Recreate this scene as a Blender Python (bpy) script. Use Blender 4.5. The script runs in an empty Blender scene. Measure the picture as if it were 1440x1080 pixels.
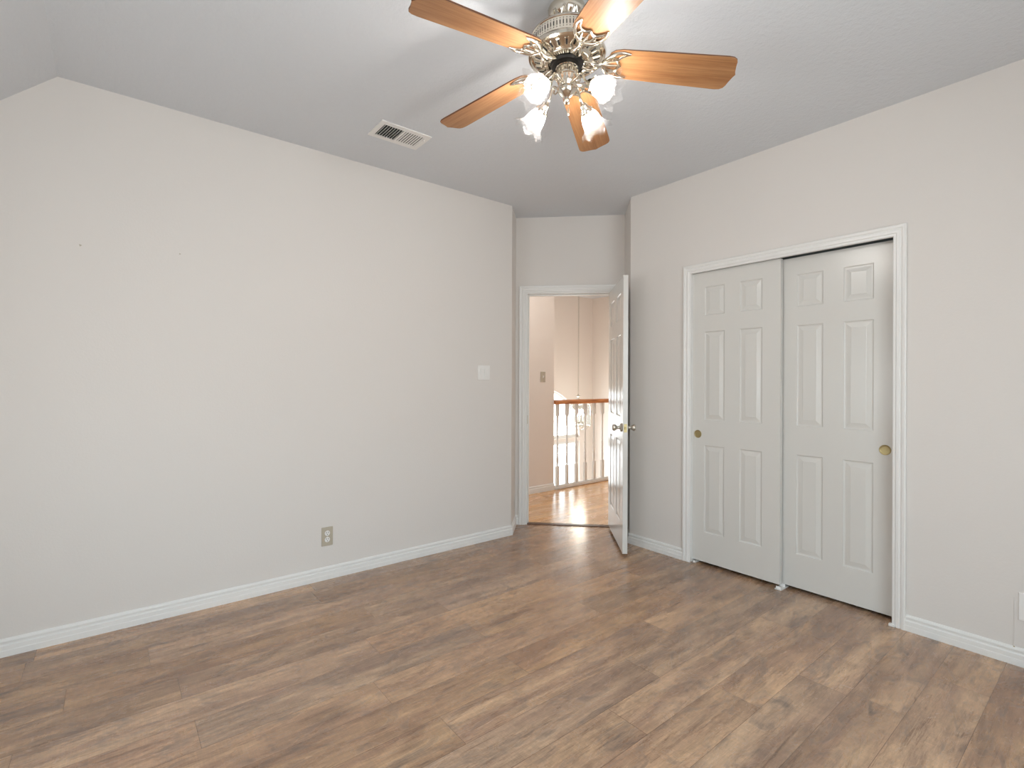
import bpy, bmesh, math, random
from mathutils import Vector, Matrix
random.seed(7)
sc = bpy.context.scene
COL = sc.collection
PI = math.pi

# ------------------------------------------------------------------ camera, world, exposure
YAW = 0.896964; ROLL = 0.0037677; EYE = 1.2741; FPX = 704.12
fw = Vector((math.cos(YAW), math.sin(YAW), 0)); rt = Vector((math.sin(YAW), -math.cos(YAW), 0)); up = Vector((0, 0, 1))
c_, s_ = math.cos(ROLL), math.sin(ROLL)
R_ = rt * c_ + up * s_; U_ = up * c_ - rt * s_
cam = bpy.data.cameras.new('camera'); camo = bpy.data.objects.new('camera', cam); COL.objects.link(camo)
m = Matrix((R_, U_, -fw)).transposed().to_4x4(); m.translation = Vector((0, 0, EYE)); camo.matrix_world = m
cam.sensor_width = 36; cam.lens = FPX / 1440 * 36; cam.shift_y = -2.84 / 1440; cam.clip_start = 0.05; cam.clip_end = 200
sc.camera = camo

W = bpy.data.worlds.new('sky'); sc.world = W; W.use_nodes = True
nt = W.node_tree; bg = nt.nodes['Background']
tc = nt.nodes.new('ShaderNodeTexCoord'); sp = nt.nodes.new('ShaderNodeSeparateXYZ'); cr = nt.nodes.new('ShaderNodeValToRGB')
nt.links.new(tc.outputs['Generated'], sp.inputs[0]); nt.links.new(sp.outputs['Z'], cr.inputs[0]); nt.links.new(cr.outputs[0], bg.inputs[0])
cr.color_ramp.elements[0].position = 0.0; cr.color_ramp.elements[0].color = (0.80, 0.82, 0.84, 1)
cr.color_ramp.elements[1].position = 0.25; cr.color_ramp.elements[1].color = (0.81, 0.92, 1.0, 1)
SKY = 4.0
bg.inputs[1].default_value = SKY
sc.view_settings.view_transform = 'Standard'; sc.view_settings.look = 'None'
sc.view_settings.gamma = 1; sc.view_settings.use_curve_mapping = False
sc.view_settings.exposure = 0.76
sc.cycles.max_bounces = 12; sc.cycles.diffuse_bounces = 8; sc.cycles.transparent_max_bounces = 16
sc.cycles.use_denoising = True; sc.cycles.sample_clamp_indirect = 8
BULB = 135.0

def portal(name, loc, sx, sy, direction):
    l = bpy.data.lights.new(name, 'AREA'); l.shape = 'RECTANGLE'; l.size = sx; l.size_y = sy
    l.cycles.is_portal = True
    o = bpy.data.objects.new(name, l); COL.objects.link(o); o.location = loc
    o.rotation_euler = Vector(direction).to_track_quat('-Z', 'Z').to_euler()
portal('window_portal', (.8, -1.03, 1.3), 2.4, 1.8, (0, 1, 0))
portal('window_portal', (-1.13, 1.5, 1.25), 1.4, .9, (1, 0, 0))
portal('window_portal', (5.46, 6.15, 0.75), 1.7, 0.9, (0, -1, 0))
portal('window_portal', (5.46, 6.15, -0.8), 1.7, 2.1, (0, -1, 0))

# ------------------------------------------------------------------ dimensions of the place
YL = 3.267; XR = 3.214; H = 2.743; YB = -0.9; XK = -1.0
ZK = H - (-0.211 - XK) * 0.185 / 0.195
O = Vector((2.826, 3.489, 0)); DU = Vector((.70710678, -.70710678, 0)); DN = Vector((.70710678, .70710678, 0))
YH = 4.325; XH = 4.092; YF = 6.01; XF = 6.618; ZF = -2.9
def dg(u, n, z): return O + DU * u + DN * n + Vector((0, 0, z))

# ------------------------------------------------------------------ materials
def lin(c): return tuple(((x / 255) / 12.92 if x / 255 <= .04045 else ((x / 255 + .055) / 1.055) ** 2.4) for x in c) + (1,)
class NT:
    def __init__(s, name):
        s.m = bpy.data.materials.new(name); s.m.use_nodes = True; s.t = s.m.node_tree
        s.b = s.t.nodes['Principled BSDF']
    def n(s, kind, **kw):
        nd = s.t.nodes.new('ShaderNode' + kind)
        for k, v in kw.items():
            if k.startswith('_'): setattr(nd, k[1:], v)
            else: nd.inputs[k.replace('__', ' ')].default_value = v
        return nd
    def l(s, a, b): s.t.links.new(a, b)
def paint(name, rgb, rough=.6, bscale=0, bstr=0, dist=.002, coord='Object', stretch=None, spec=.5, tint=0):
    M = NT(name); M.b.inputs['Base Color'].default_value = lin(rgb); M.b.inputs['Roughness'].default_value = rough
    M.b.inputs['Specular IOR Level'].default_value = spec
    tcn = M.n('TexCoord')
    if bscale:
        src = tcn.outputs[coord]
        if stretch:
            mp = M.n('Mapping'); mp.inputs['Scale'].default_value = stretch; M.l(src, mp.inputs[0]); src = mp.outputs[0]
        no = M.n('TexNoise', Scale=bscale, Detail=3.0, Roughness=.6); M.l(src, no.inputs['Vector'])
        bp = M.n('Bump', Strength=bstr, Distance=dist); M.l(no.outputs[0], bp.inputs['Height']); M.l(bp.outputs[0], M.b.inputs['Normal'])
    if tint:
        n2 = M.n('TexNoise', Scale=1.3, Detail=2.0); M.l(tcn.outputs[coord], n2.inputs['Vector'])
        hs = M.n('HueSaturation'); hs.inputs['Color'].default_value = lin(rgb)
        mr = M.n('MapRange'); mr.inputs['To Min'].default_value = 1 - tint; mr.inputs['To Max'].default_value = 1 + tint
        M.l(n2.outputs[0], mr.inputs['Value']); M.l(mr.outputs[0], hs.inputs['Value']); M.l(hs.outputs[0], M.b.inputs['Base Color'])
    return M.m
WALL = paint('wall_paint', (217, 212, 207), .75, 90, .35, .0015, tint=.012)
CEIL = paint('ceiling_paint', (210, 213, 217), .85, 45, .9, .004)
HALL = paint('hall_paint', (228, 219, 211), .7, 90, .2, .0015)
TRIM = paint('trim_paint', (227, 226, 223), .32)
DOORP = paint('door_paint', (211, 209, 204), .22, 60, .3, .0008, stretch=(6, 6, .25))
PLASTIC = paint('white_plastic', (230, 228, 225), .35)
GREIGE = paint('greige_plate', (178, 169, 152), .4)
DARK = paint('painted_gap_shade', (22, 22, 24), .6)  # near-black colour stands in for shade inside slots and the duct
EDGEB = paint('blade_edge', (96, 60, 40), .4)
def metal(name, rgb, rough, bump=0):
    M = NT(name); M.b.inputs['Base Color'].default_value = lin(rgb); M.b.inputs['Metallic'].default_value = 1; M.b.inputs['Roughness'].default_value = rough
    if bump:
        no = M.n('TexNoise', Scale=bump, Detail=2.0); bp = M.n('Bump', Strength=.25, Distance=.002)
        M.l(no.outputs[0], bp.inputs['Height']); M.l(bp.outputs[0], M.b.inputs['Normal'])
    return M.m
NICKEL = metal('polished_nickel', (222, 214, 200), .13)
SATIN = metal('satin_nickel', (205, 200, 190), .32)
BRASS = metal('antique_brass', (176, 160, 118), .38)
DARKM = metal('dark_metal', (52, 50, 48), .5)
ALU = metal('aluminium_track', (120, 125, 125), .4)
def glassy(name, tint, ior, rgh=.05, bumpy=0, trl=0):
    M = NT(name); t = M.t; t.nodes.remove(M.b)
    out = [n for n in t.nodes if n.type == 'OUTPUT_MATERIAL'][0]
    tr = M.n('BsdfTransparent'); tr.inputs[0].default_value = tint
    gl = M.n('BsdfGlossy', Roughness=rgh); fr = M.n('LayerWeight', Blend=.5); mx = M.n('MixShader')
    pw = M.n('Math', _operation='POWER'); pw.inputs[1].default_value = 3.0; ma = M.n('Math', _operation='MULTIPLY_ADD'); ma.inputs[1].default_value = ior; ma.inputs[2].default_value = .04
    if bumpy:
        no = M.n('TexNoise', Scale=bumpy); bp = M.n('Bump', Strength=.35, Distance=.002); M.l(no.outputs[0], bp.inputs['Height'])
        M.l(bp.outputs[0], gl.inputs['Normal']); M.l(bp.outputs[0], fr.inputs['Normal'])
    M.l(fr.outputs['Facing'], pw.inputs[0]); M.l(pw.outputs[0], ma.inputs[0])
    src = tr.outputs[0]
    if trl:
        tl = M.n('BsdfTranslucent'); tl.inputs[0].default_value = (.95, .95, .95, 1); m0 = M.n('MixShader'); m0.inputs[0].default_value = trl
        M.l(tr.outputs[0], m0.inputs[1]); M.l(tl.outputs[0], m0.inputs[2]); src = m0.outputs[0]
    M.l(ma.outputs[0], mx.inputs[0]); M.l(src, mx.inputs[1]); M.l(gl.outputs[0], mx.inputs[2]); M.l(mx.outputs[0], out.inputs[0])
    return M.m
PANE = glassy('window_glass', (.96, .98, .98, 1), .3)
SHADE = glassy('pressed_glass', (.93, .93, .93, 1), .38, .08, 200, .05)
def emit(name, rgb, s):
    M = NT(name); M.b.inputs['Base Color'].default_value = (1, 1, 1, 1)
    M.b.inputs['Emission Color'].default_value = rgb; M.b.inputs['Emission Strength'].default_value = s; return M.m
BULBM = emit('lit_bulb', (1, .96, .91, 1), BULB)
CANDLE = emit('lit_candle_bulb', (1, .90, .78, 1), 90)

def blade_wood():
    M = NT('oak_veneer'); tcn = M.n('TexCoord')
    oi = M.n('ObjectInfo'); ad = M.n('VectorMath', _operation='ADD'); M.l(tcn.outputs['Object'], ad.inputs[0]); M.l(oi.outputs['Random'], ad.inputs[1])
    mp = M.n('Mapping'); mp.inputs['Scale'].default_value = (2.5, 60, 5); M.l(ad.outputs[0], mp.inputs[0])
    n1 = M.n('TexNoise', Scale=2.2, Detail=6.0, Roughness=.7); M.l(mp.outputs[0], n1.inputs['Vector'])
    mp2 = M.n('Mapping'); mp2.inputs['Scale'].default_value = (1, 8, 1); M.l(ad.outputs[0], mp2.inputs[0])
    n2 = M.n('TexNoise', Scale=3.0, Detail=2.0); M.l(mp2.outputs[0], n2.inputs['Vector'])
    cr = M.n('ValToRGB'); e = cr.color_ramp.elements
    e[0].position = .3; e[0].color = lin((122, 78, 44)); e[1].position = .72; e[1].color = lin((176, 130, 88))
    mixf = M.n('Math', _operation='MULTIPLY_ADD'); mixf.inputs[1].default_value = .6; M.l(n1.outputs[0], mixf.inputs[0])
    m2 = M.n('Math', _operation='MULTIPLY'); m2.inputs[1].default_value = .4; M.l(n2.outputs[0], m2.inputs[0]); M.l(m2.outputs[0], mixf.inputs[2])
    M.l(mixf.outputs[0], cr.inputs[0]); M.l(cr.outputs[0], M.b.inputs['Base Color'])
    M.b.inputs['Roughness'].default_value = .42; M.b.inputs['Specular IOR Level'].default_value = .35
    bp = M.n('Bump', Strength=.15, Distance=.001); M.l(n1.outputs[0], bp.inputs['Height']); M.l(bp.outputs[0], M.b.inputs['Normal'])
    return M.m
BLADE = blade_wood()
def rail_wood():
    M = NT('stained_oak_rail'); tcn = M.n('TexCoord'); mp = M.n('Mapping'); mp.inputs['Scale'].default_value = (3, 40, 40); M.l(tcn.outputs['Object'], mp.inputs[0])
    n1 = M.n('TexNoise', Scale=2.0, Detail=5.0); M.l(mp.outputs[0], n1.inputs['Vector']); cr = M.n('ValToRGB'); e = cr.color_ramp.elements
    e[0].position = .3; e[0].color = lin((156, 90, 42)); e[1].position = .7; e[1].color = lin((214, 142, 80))
    M.l(n1.outputs[0], cr.inputs[0]); M.l(cr.outputs[0], M.b.inputs['Base Color']); M.b.inputs['Roughness'].default_value = .35
    return M.m
RAILW = rail_wood()

def plank_mat(name, dark, mid, light, grey, seamw, width, rough, patch, seamdark):
    """planks: UV = metres along / across the board, 'rnd' = a random colour for each board"""
    M = NT(name); uv = M.n('UVMap'); uv.uv_map = 'UVMap'; at = M.n('Attribute', _attribute_name='rnd')
    sc_ = M.n('VectorMath', _operation='SCALE'); sc_.inputs['Scale'].default_value = 37.0; M.l(at.outputs['Color'], sc_.inputs[0])
    ad = M.n('VectorMath', _operation='ADD'); M.l(uv.outputs[0], ad.inputs[0]); M.l(sc_.outputs[0], ad.inputs[1])
    def noise(scale, s, det=4.0, rg=.6, dis=0.0):
        mp = M.n('Mapping'); mp.inputs['Scale'].default_value = s; M.l(ad.outputs[0], mp.inputs[0])
        n = M.n('TexNoise', Scale=scale, Detail=det, Roughness=rg, Distortion=dis); M.l(mp.outputs[0], n.inputs['Vector']); return n.outputs[0]
    def ramp(src, p0, p1, c0=(0, 0, 0, 1), c1=(1, 1, 1, 1)):
        r = M.n('ValToRGB'); r.color_ramp.elements[0].position = p0; r.color_ramp.elements[1].position = p1
        r.color_ramp.elements[0].color = c0; r.color_ramp.elements[1].color = c1; M.l(src, r.inputs[0]); return r.outputs[0]
    def mix(a, b, f, mode='MIX'):
        x = M.n('Mix', _data_type='RGBA', _blend_type=mode)
        for sock, v in ((x.inputs[6], a), (x.inputs[7], b), (x.inputs[0], f)):
            if isinstance(v, (tuple, float, int)): sock.default_value = v
            else: M.l(v, sock)
        return x.outputs[2]
    grain = noise(1.0, (5, 60, 1), 8.0, .8, .4)
    streak = noise(1.0, (1.1, 9, 1), 3.0, .6, .6)
    cloud = noise(1.0, (2.6, 8.5, 1), 5.0, .62, .8)
    blot = noise(1.0, (5.0, 13, 1), 5.0, .7, 1.2)
    fine = noise(1.0, (45, 130, 1), 3.0, .6)
    base = mix(lin(mid), lin(light), ramp(streak, .38, .66))
    base = mix(base, lin(dark), M_mul(M, ramp(cloud, .44, .74), .8))
    base = mix(base, lin(grey), M_mul(M, ramp(blot, .52, .74), patch))
    base = mix(base, lin(light), M_mul(M, ramp(noise(1.0, (2.2, 11, 1), 4.0, .6, .5), .56, .76), .55))
    base = mix(base, (.35, .33, .31, 1), M_mul(M, ramp(grain, .48, .68), .5), 'MULTIPLY')
    base = mix(base, (1.25, 1.22, 1.18, 1), M_mul(M, ramp(fine, .44, .62), .6), 'MULTIPLY')
    fleck = ramp(noise(1.0, (12, 170, 1), 4.0, .7), .54, .64); fmask = ramp(noise(1.0, (3, 14, 1), 3.0, .6), .42, .62)
    fm = M.n('Math', _operation='MULTIPLY'); M.l(fleck, fm.inputs[0]); M.l(fmask, fm.inputs[1])
    base = mix(base, (.50, .44, .40, 1), M_mul(M, fm.outputs[0], .75), 'MULTIPLY')
    saw = ramp(noise(1.0, (240, 16, 1), 2.0, .5), .48, .64)
    base = mix(base, (1.30, 1.24, 1.18, 1), M_mul(M, saw, .38), 'MULTIPLY')
    pale = ramp(noise(1.0, (4, 80, 1), 8.0, .85, 1.4), .56, .63)
    base = mix(base, lin(tuple(min(255, c + 18) for c in light)), M_mul(M, pale, .55))
    # hair cracks and knots
    crack = noise(1.0, (2.0, 30, 1), 8.0, .8, 1.5)
    cm = ramp(crack, .575, .63); base = mix(base, (.55, .48, .43, 1), M_mul(M, cm, .7), 'MULTIPLY')
    mpv = M.n('Mapping'); mpv.inputs['Scale'].default_value = (1.8, 5.5, 1); M.l(ad.outputs[0], mpv.inputs[0])
    vo = M.n('TexVoronoi', Scale=1.0); M.l(mpv.outputs[0], vo.inputs['Vector'])
    base = mix(base, (.45, .40, .36, 1), M_mul(M, ramp(vo.outputs['Distance'], .03, .13, (1, 1, 1, 1), (0, 0, 0, 1)), .55), 'MULTIPLY')
    # board to board tone
    sx = M.n('SeparateColor'); M.l(at.outputs['Color'], sx.inputs[0])
    hv = M.n('HueSaturation'); mr = M.n('MapRange'); mr.inputs['To Min'].default_value = .84; mr.inputs['To Max'].default_value = 1.12; M.l(sx.outputs[0], mr.inputs['Value'])
    mr2 = M.n('MapRange'); mr2.inputs['To Min'].default_value = .92; mr2.inputs['To Max'].default_value = 1.08; M.l(sx.outputs[1], mr2.inputs['Value'])
    M.l(mr.outputs[0], hv.inputs['Value']); M.l(mr2.outputs[0], hv.inputs['Saturation']); M.l(base, hv.inputs['Color'])
    # seams
    su = M.n('SeparateXYZ'); M.l(uv.outputs[0], su.inputs[0])
    def lt(src, v):
        q = M.n('Math', _operation='LESS_THAN'); q.inputs[1].default_value = v; M.l(src, q.inputs[0]); return q.outputs[0]
    mxn = M.n('Math', _operation='MAXIMUM'); M.l(lt(su.outputs[0], seamw), mxn.inputs[0]); M.l(lt(su.outputs[1], seamw), mxn.inputs[1])
    fin = mix(hv.outputs[0], (.30, .25, .21, 1), M_mul(M, mxn.outputs[0], seamdark), 'MULTIPLY')
    M.l(fin, M.b.inputs['Base Color']); M.b.inputs['Coat Weight'].default_value = .35; M.b.inputs['Coat Roughness'].default_value = .22
    rr = M.n('MapRange'); rr.inputs['To Min'].default_value = rough - .06; rr.inputs['To Max'].default_value = rough + .10; M.l(blot, rr.inputs['Value']); M.l(rr.outputs[0], M.b.inputs['Roughness'])
    bp = M.n('Bump', Strength=.22, Distance=.001); M.l(grain, bp.inputs['Height']); M.l(bp.outputs[0], M.b.inputs['Normal'])
    return M.m
def M_mul(M, src, f):
    q = M.n('Math', _operation='MULTIPLY'); q.inputs[1].default_value = f; M.l(src, q.inputs[0]); return q.outputs[0]
VINYL = plank_mat('wood_look_plank', (116, 90, 74), (158, 126, 104), (194, 160, 128), (106, 95, 90), .0018, .183, .25, .8, .9)
OAKF = plank_mat('oak_strip', (190, 142, 94), (216, 172, 126), (230, 194, 150), (198, 154, 108), .0012, .083, .24, .3, .5)

# ------------------------------------------------------------------ mesh helpers
def link(name, bm, mat, parent=None, smooth=False, bevel=0):
    bmesh.ops.recalc_face_normals(bm, faces=bm.faces)
    me = bpy.data.meshes.new(name); bm.to_mesh(me); bm.free()
    for mt in (mat if isinstance(mat, (list, tuple)) else [mat]): me.materials.append(mt)
    o = bpy.data.objects.new(name, me); COL.objects.link(o)
    if smooth:
        for p in me.polygons: p.use_smooth = True
        md = None
        try:
            me.set_sharp_from_angle(angle=math.radians(38))
        except Exception: pass
    if parent: o.parent = parent
    return o
def tag(o, label, cat, group=None, kind=None):
    if label: o['label'] = label
    if cat: o['category'] = cat
    if group: o['group'] = group
    if kind: o['kind'] = kind
    return o
def struct(o, label, cat='wall'): return tag(o, label, cat, None, 'structure')
def empty(name, loc, rz=0):
    o = bpy.data.objects.new(name, None); COL.objects.link(o); o.location = loc; o.rotation_euler = (0, 0, rz); o.empty_display_size = .05; return o
def box(bm, a, b, bev=0, mi=0, T=None):
    b2 = bmesh.new(); vs = bmesh.ops.create_cube(b2, size=1)['verts']
    for v in vs: v.co = Vector([a[i] + (b[i] - a[i]) * (v.co[i] + .5) for i in range(3)])
    if bev: bmesh.ops.bevel(b2, geom=b2.edges[:], offset=bev, segments=2, affect='EDGES', profile=.6)
    mp = {}
    for v in b2.verts: mp[v] = bm.verts.new(v.co if T is None else (T(v.co) if callable(T) else T @ v.co))
    for f in b2.faces: bm.faces.new([mp[v] for v in f.verts]).material_index = mi
    b2.free()
def nb():
    return bmesh.new()
def done(bm):
    pass
def prism(bm, pts, z0, z1, mi=0):
    lo = [bm.verts.new((p[0], p[1], z0)) for p in pts]; hi = [bm.verts.new((p[0], p[1], z1)) for p in pts]; n = len(pts)
    fs = [bm.faces.new(lo), bm.faces.new(hi)] + [bm.faces.new((lo[i], lo[(i + 1) % n], hi[(i + 1) % n], hi[i])) for i in range(n)]
    for f in fs: f.material_index = mi
    done(bm); return fs
def lathe(bm, prof, seg=32, T=None, rip=None, mi=0):
    rings = []
    for k, (r, z) in enumerate(prof):
        ring = []
        if r < 1e-6: ring = [bm.verts.new((0, 0, z))]
        else:
            for i in range(seg):
                t = 2 * PI * i / seg; rr, zz = r, z
                if rip: rr, zz = rip(k, t, r, z)
                ring.append(bm.verts.new((rr * math.cos(t), rr * math.sin(t), zz)))
        rings.append(ring)
    fs = []
    for a, b in zip(rings, rings[1:]):
        if len(a) == 1 and len(b) == 1: continue
        for i in range(seg):
            j = (i + 1) % seg
            if len(a) == 1: fs.append(bm.faces.new((a[0], b[j], b[i])))
            elif len(b) == 1: fs.append(bm.faces.new((a[i], a[j], b[0])))
            else: fs.append(bm.faces.new((a[i], a[j], b[j], b[i])))
    for f in fs: f.material_index = mi
    if T is not None:
        for ring in rings:
            for v in ring: v.co = T @ v.co
    done(bm)
def crom(P, n=6):
    P = [Vector(p) for p in P]
    if len(P) < 3: return P
    out = []
    for i in range(len(P) - 1):
        p0 = P[max(i - 1, 0)]; p1 = P[i]; p2 = P[i + 1]; p3 = P[min(i + 2, len(P) - 1)]
        for k in range(n):
            t = k / n
            out.append(.5 * ((2 * p1) + (p2 - p0) * t + (2 * p0 - 5 * p1 + 4 * p2 - p3) * t * t + (3 * p1 - p0 - 3 * p2 + p3) * t ** 3))
    out.append(P[-1]); return out
def tube(bm, P, r, seg=10, n=6, smooth=True, flat=1.0, mi=0):
    Q = crom(P, n) if smooth else [Vector(p) for p in P]
    N = len(Q); rs = r if isinstance(r, (list, tuple)) else [r, r]
    prev = None; rings = []
    for i, q in enumerate(Q):
        d = (Q[min(i + 1, N - 1)] - Q[max(i - 1, 0)]).normalized()
        if prev is None:
            a = Vector((0, 0, 1)); a = a if abs(d.z) < .9 else Vector((1, 0, 0)); x = d.cross(a).normalized()
        else: x = (prev - d * prev.dot(d)).normalized()
        prev = x; y = d.cross(x); t = i / (N - 1) * (len(rs) - 1); k = min(int(t), len(rs) - 2); rr = rs[k] + (rs[k + 1] - rs[k]) * (t - k)
        rings.append([bm.verts.new(q + (x * math.cos(2 * PI * j / seg) + y * flat * math.sin(2 * PI * j / seg)) * rr) for j in range(seg)])
    fs = []
    for a, b in zip(rings, rings[1:]):
        for j in range(seg): fs.append(bm.faces.new((a[j], a[(j + 1) % seg], b[(j + 1) % seg], b[j])))
    fs.append(bm.faces.new(rings[0])); fs.append(bm.faces.new(rings[-1]))
    for f in fs: f.material_index = mi
    done(bm)
def sweep(bm, path, prof, mapf):
    P = [Vector(p) for p in path]; n = len(P); rows = []
    nrm = []
    for i in range(n - 1):
        d = (P[i + 1] - P[i]).normalized(); nrm.append(Vector((-d.y, d.x)))
    for i in range(n):
        if i == 0: mv = nrm[0]
        elif i == n - 1: mv = nrm[-1]
        else:
            mv = nrm[i - 1] + nrm[i]; mv = mv / max(mv.dot(nrm[i]), 1e-6)
        rows.append([bm.verts.new(mapf(P[i].x + mv.x * o, P[i].y + mv.y * o, h)) for o, h in prof])
    k = len(prof)
    for a, b in zip(rows, rows[1:]):
        for j in range(k): bm.faces.new((a[j], a[(j + 1) % k], b[(j + 1) % k], b[j]))
    bm.faces.new(rows[0]); bm.faces.new(rows[-1]); done(bm)

# ------------------------------------------------------------------ floors
def plank_floor(name, x0, x1, rows_y, W_, L_, joints, clips, mat, z=0.0, seed=1):
    rg = random.Random(seed); bm = nb(); uvl = bm.loops.layers.uv.new('UVMap'); cl = bm.loops.layers.float_color.new('rnd')
    for ri, y1 in rows_y:
        y0 = y1 - W_
        base = joints.get(ri); j = [base[0] if base else x0 + rg.random() * L_]
        if base:
            j = list(base)
        while j[0] > x0: j.insert(0, j[0] - L_)
        while j[-1] < x1: j.append(j[-1] + L_)
        j = [v for v in j]
        for a, b in zip(j, j[1:]):
            if b <= x0 or a >= x1: continue
            A, B = max(a, x0), min(b, x1)
            vs = [bm.verts.new(p) for p in ((A, y0, z), (B, y0, z), (B, y1, z), (A, y1, z))]
            f = bm.faces.new(vs); c = (rg.random(), rg.random(), rg.random(), 1)
            for lp, (u, v) in zip(f.loops, ((A - a, 0), (B - a, 0), (B - a, W_), (A - a, W_))): lp[uvl].uv = (u, v); lp[cl] = c
    for co, no in clips:
        bmesh.ops.bisect_plane(bm, geom=bm.verts[:] + bm.edges[:] + bm.faces[:], plane_co=co, plane_no=no, clear_outer=True)
    for f in bm.faces:
        if f.normal.z < 0: f.normal_flip()
    me = bpy.data.meshes.new(name); bm.to_mesh(me); bm.free(); me.materials.append(mat)
    o = bpy.data.objects.new(name, me); COL.objects.link(o); return o
WP = .18325; Y0 = 3.122
J = {0: [-.30], 2: [-.145, 1.11], 3: [.222, 1.47], 4: [.982], 5: [.245, 1.46, 2.72], 6: [.867], 7: [1.427, 2.67], 8: [2.22], 9: [1.85], 10: [2.76], 11: [1.985], 12: [1.1], 13: [2.38], 14: [2.79], 15: [1.9], 16: [1.3]}
rows = [(k, Y0 - WP * k) for k in range(-3, 23)]
struct(plank_floor('floor', -1.12, 4.05, rows, WP, 1.245, J, [((0, 0, 0) if 0 else tuple(dg(0, .055, 0)), tuple(DN)), ((0, YB - .1, 0), (0, -1, 0))], VINYL, 0, 5),
       'mottled brown wood-look plank floor of the empty bedroom', 'floor')
rows = [(k, 4.41 - .083 * k) for k in range(0, 24)]
bmf = plank_floor('floor_hall', 1.4, XF, rows, .083, .9, {}, [(tuple(dg(0, .055, 0)), tuple(-DN)), ((0, 4.36, 0), (0, 1, 0)), ((0, 2.7, 0), (0, -1, 0))], OAKF, 0.0, 9)
struct(bmf, 'honey oak strip floor of the hall beyond the open door', 'floor')
bm = nb(); box(bm, (-1.12, YB - .1, -.25), (4.05, 4.36, -.012)); box(bm, (4.05, 2.6, -.25), (XF, 4.36, -.012))
struct(link('floor_slab', bm, HALL), 'floor slab under the bedroom and hall, edge facing the stairwell', 'floor')
bm = nb(); box(bm, (3.9, 4.3, ZF - .1), (6.8, 6.2, ZF)); struct(link('floor_foyer', bm, HALL), 'lower floor of the stairwell beyond the hall railing', 'floor')

# ------------------------------------------------------------------ walls and ceiling
bm = nb(); prism(bm, [(XK - .12, YL), (2.604, YL), (2.826, 3.489), (2.745, 3.57), (2.557, 3.382), (XK - .12, 3.382)], 0, H)
struct(link('wall_left', bm, WALL), 'long blank greige wall on the left with one outlet and one switch')
bm = nb()
prism(bm, [(XR, YB), (XR, .789), (3.33, .789), (3.33, YB)], 0, H)
prism(bm, [(XR, 2.004), (XR, 2.521), (3.504, 2.811), (3.585, 2.73), (3.33, 2.475), (3.33, 2.004)], 0, H)
box(bm, (XR, .789, 2.094), (3.33, 2.004, H))
struct(link('wall_right', bm, WALL), 'greige wall on the right around the sliding closet doors')
UL, UR, ZT = .108, .858, 2.062
def T45(v): return dg(v.x, v.y, v.z)
bm = nb()
box(bm, (0, 0, 0), (UL - .019, .115, H), T=T45); box(bm, (UR + .019, 0, 0), (.959, .115, H), T=T45); box(bm, (UL - .019, 0, ZT + .019), (UR + .019, .115, H), T=T45)
struct(link('wall_door', bm, WALL), 'narrow angled wall across the corner holding the open doorway')
def wall_with_hole(name, axis, c0, c1, a0, a1, z0, z1, h, label, mat=WALL):
    ha0, ha1, hz0, hz1 = h; bm = nb()
    for (p, q, r, s) in ((a0, ha0, z0, z1), (ha1, a1, z0, z1), (ha0, ha1, z0, hz0), (ha0, ha1, hz1, z1)):
        if q - p < 1e-4 or s - r < 1e-4: continue
        if axis == 'y': box(bm, (p, c0, r), (q, c1, s))
        else: box(bm, (c0, p, r), (c1, q, s))
    return struct(link(name, bm, mat), label)
wall_with_hole('wall_back', 'y', YB - .12, YB, XK - .12, XR + .12, 0, H, (-.4, 2.0, .4, 2.2), 'wall behind the viewpoint with an opening for an added daylight window')
wall_with_hole('wall_side', 'x', XK - .12, XK, YB - .12, YL + .1, 0, ZK, (.8, 2.2, .8, 1.7), 'low wall under the sloped ceiling with an opening for an added daylight window')
bm = nb(); box(bm, (-.211, YB - .12, H), (XF + .12, 6.2, H + .1)); struct(link('ceiling', bm, CEIL), 'flat textured grey-white ceiling carrying the fan', 'ceiling')
bm = nb()
for x, z in ((-.211, H), (XK - .12, ZK - .12 * .949)): pass
pf = [(-.211, H), (XK - .13, ZK - .13 * .949), (XK - .13, ZK + .10), (-.211, H + .1)]
lo = [bm.verts.new((x, YB - .12, z)) for x, z in pf]; hi = [bm.verts.new((x, YL + .12, z)) for x, z in pf]
bm.faces.new(lo); bm.faces.new(hi)
for i in range(4): bm.faces.new((lo[i], lo[(i + 1) % 4], hi[(i + 1) % 4], hi[i]))
struct(link('ceiling_sloped', bm, CEIL), 'sloped ceiling section coming down at the left', 'ceiling')
# hall and stairwell shell
bm = nb(); box(bm, (1.4, YH, ZF), (3.977, YH + .115, H)); box(bm, (3.977, YH, ZF), (XH, YF, H))
struct(link('wall_hall', bm, HALL), 'warm beige hall wall with a switch seen through the doorway')
bm = nb(); box(bm, (XH, YH + .05, ZF), (XF, YH + .1, -.25)); box(bm, (XH, YH + .02, -.25), (XF, YH + .05, .0)); struct(link('wall_stairwell', bm, HALL), 'wall below the hall railing facing the stairwell')
bm = nb(); box(bm, (XF, 2.6, ZF), (XF + .12, 6.2, H)); struct(link('wall_foyer_right', bm, HALL), 'beige far end wall right of the hanging lantern')
bm = nb(); box(bm, (3.5, 2.615, 0), (XF, 2.73, H)); struct(link('wall_hall_near', bm, HALL), 'near wall of the hall behind the open door')
bm = nb(); box(bm, (1.28, 3.38, 0), (1.4, YH + .1, H)); struct(link('wall_hall_end', bm, HALL), 'end wall of the hall, out of sight to the left')
bm = nb(); box(bm, (3.95, .1, 0), (4.05, 2.6, H)); box(bm, (3.33, .1, 0), (3.95, .2, H)); box(bm, (3.33, 2.40, 0), (3.95, 2.47, H))
struct(link('wall_closet', bm, WALL), 'inside walls of the closet behind the sliding doors')
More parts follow.
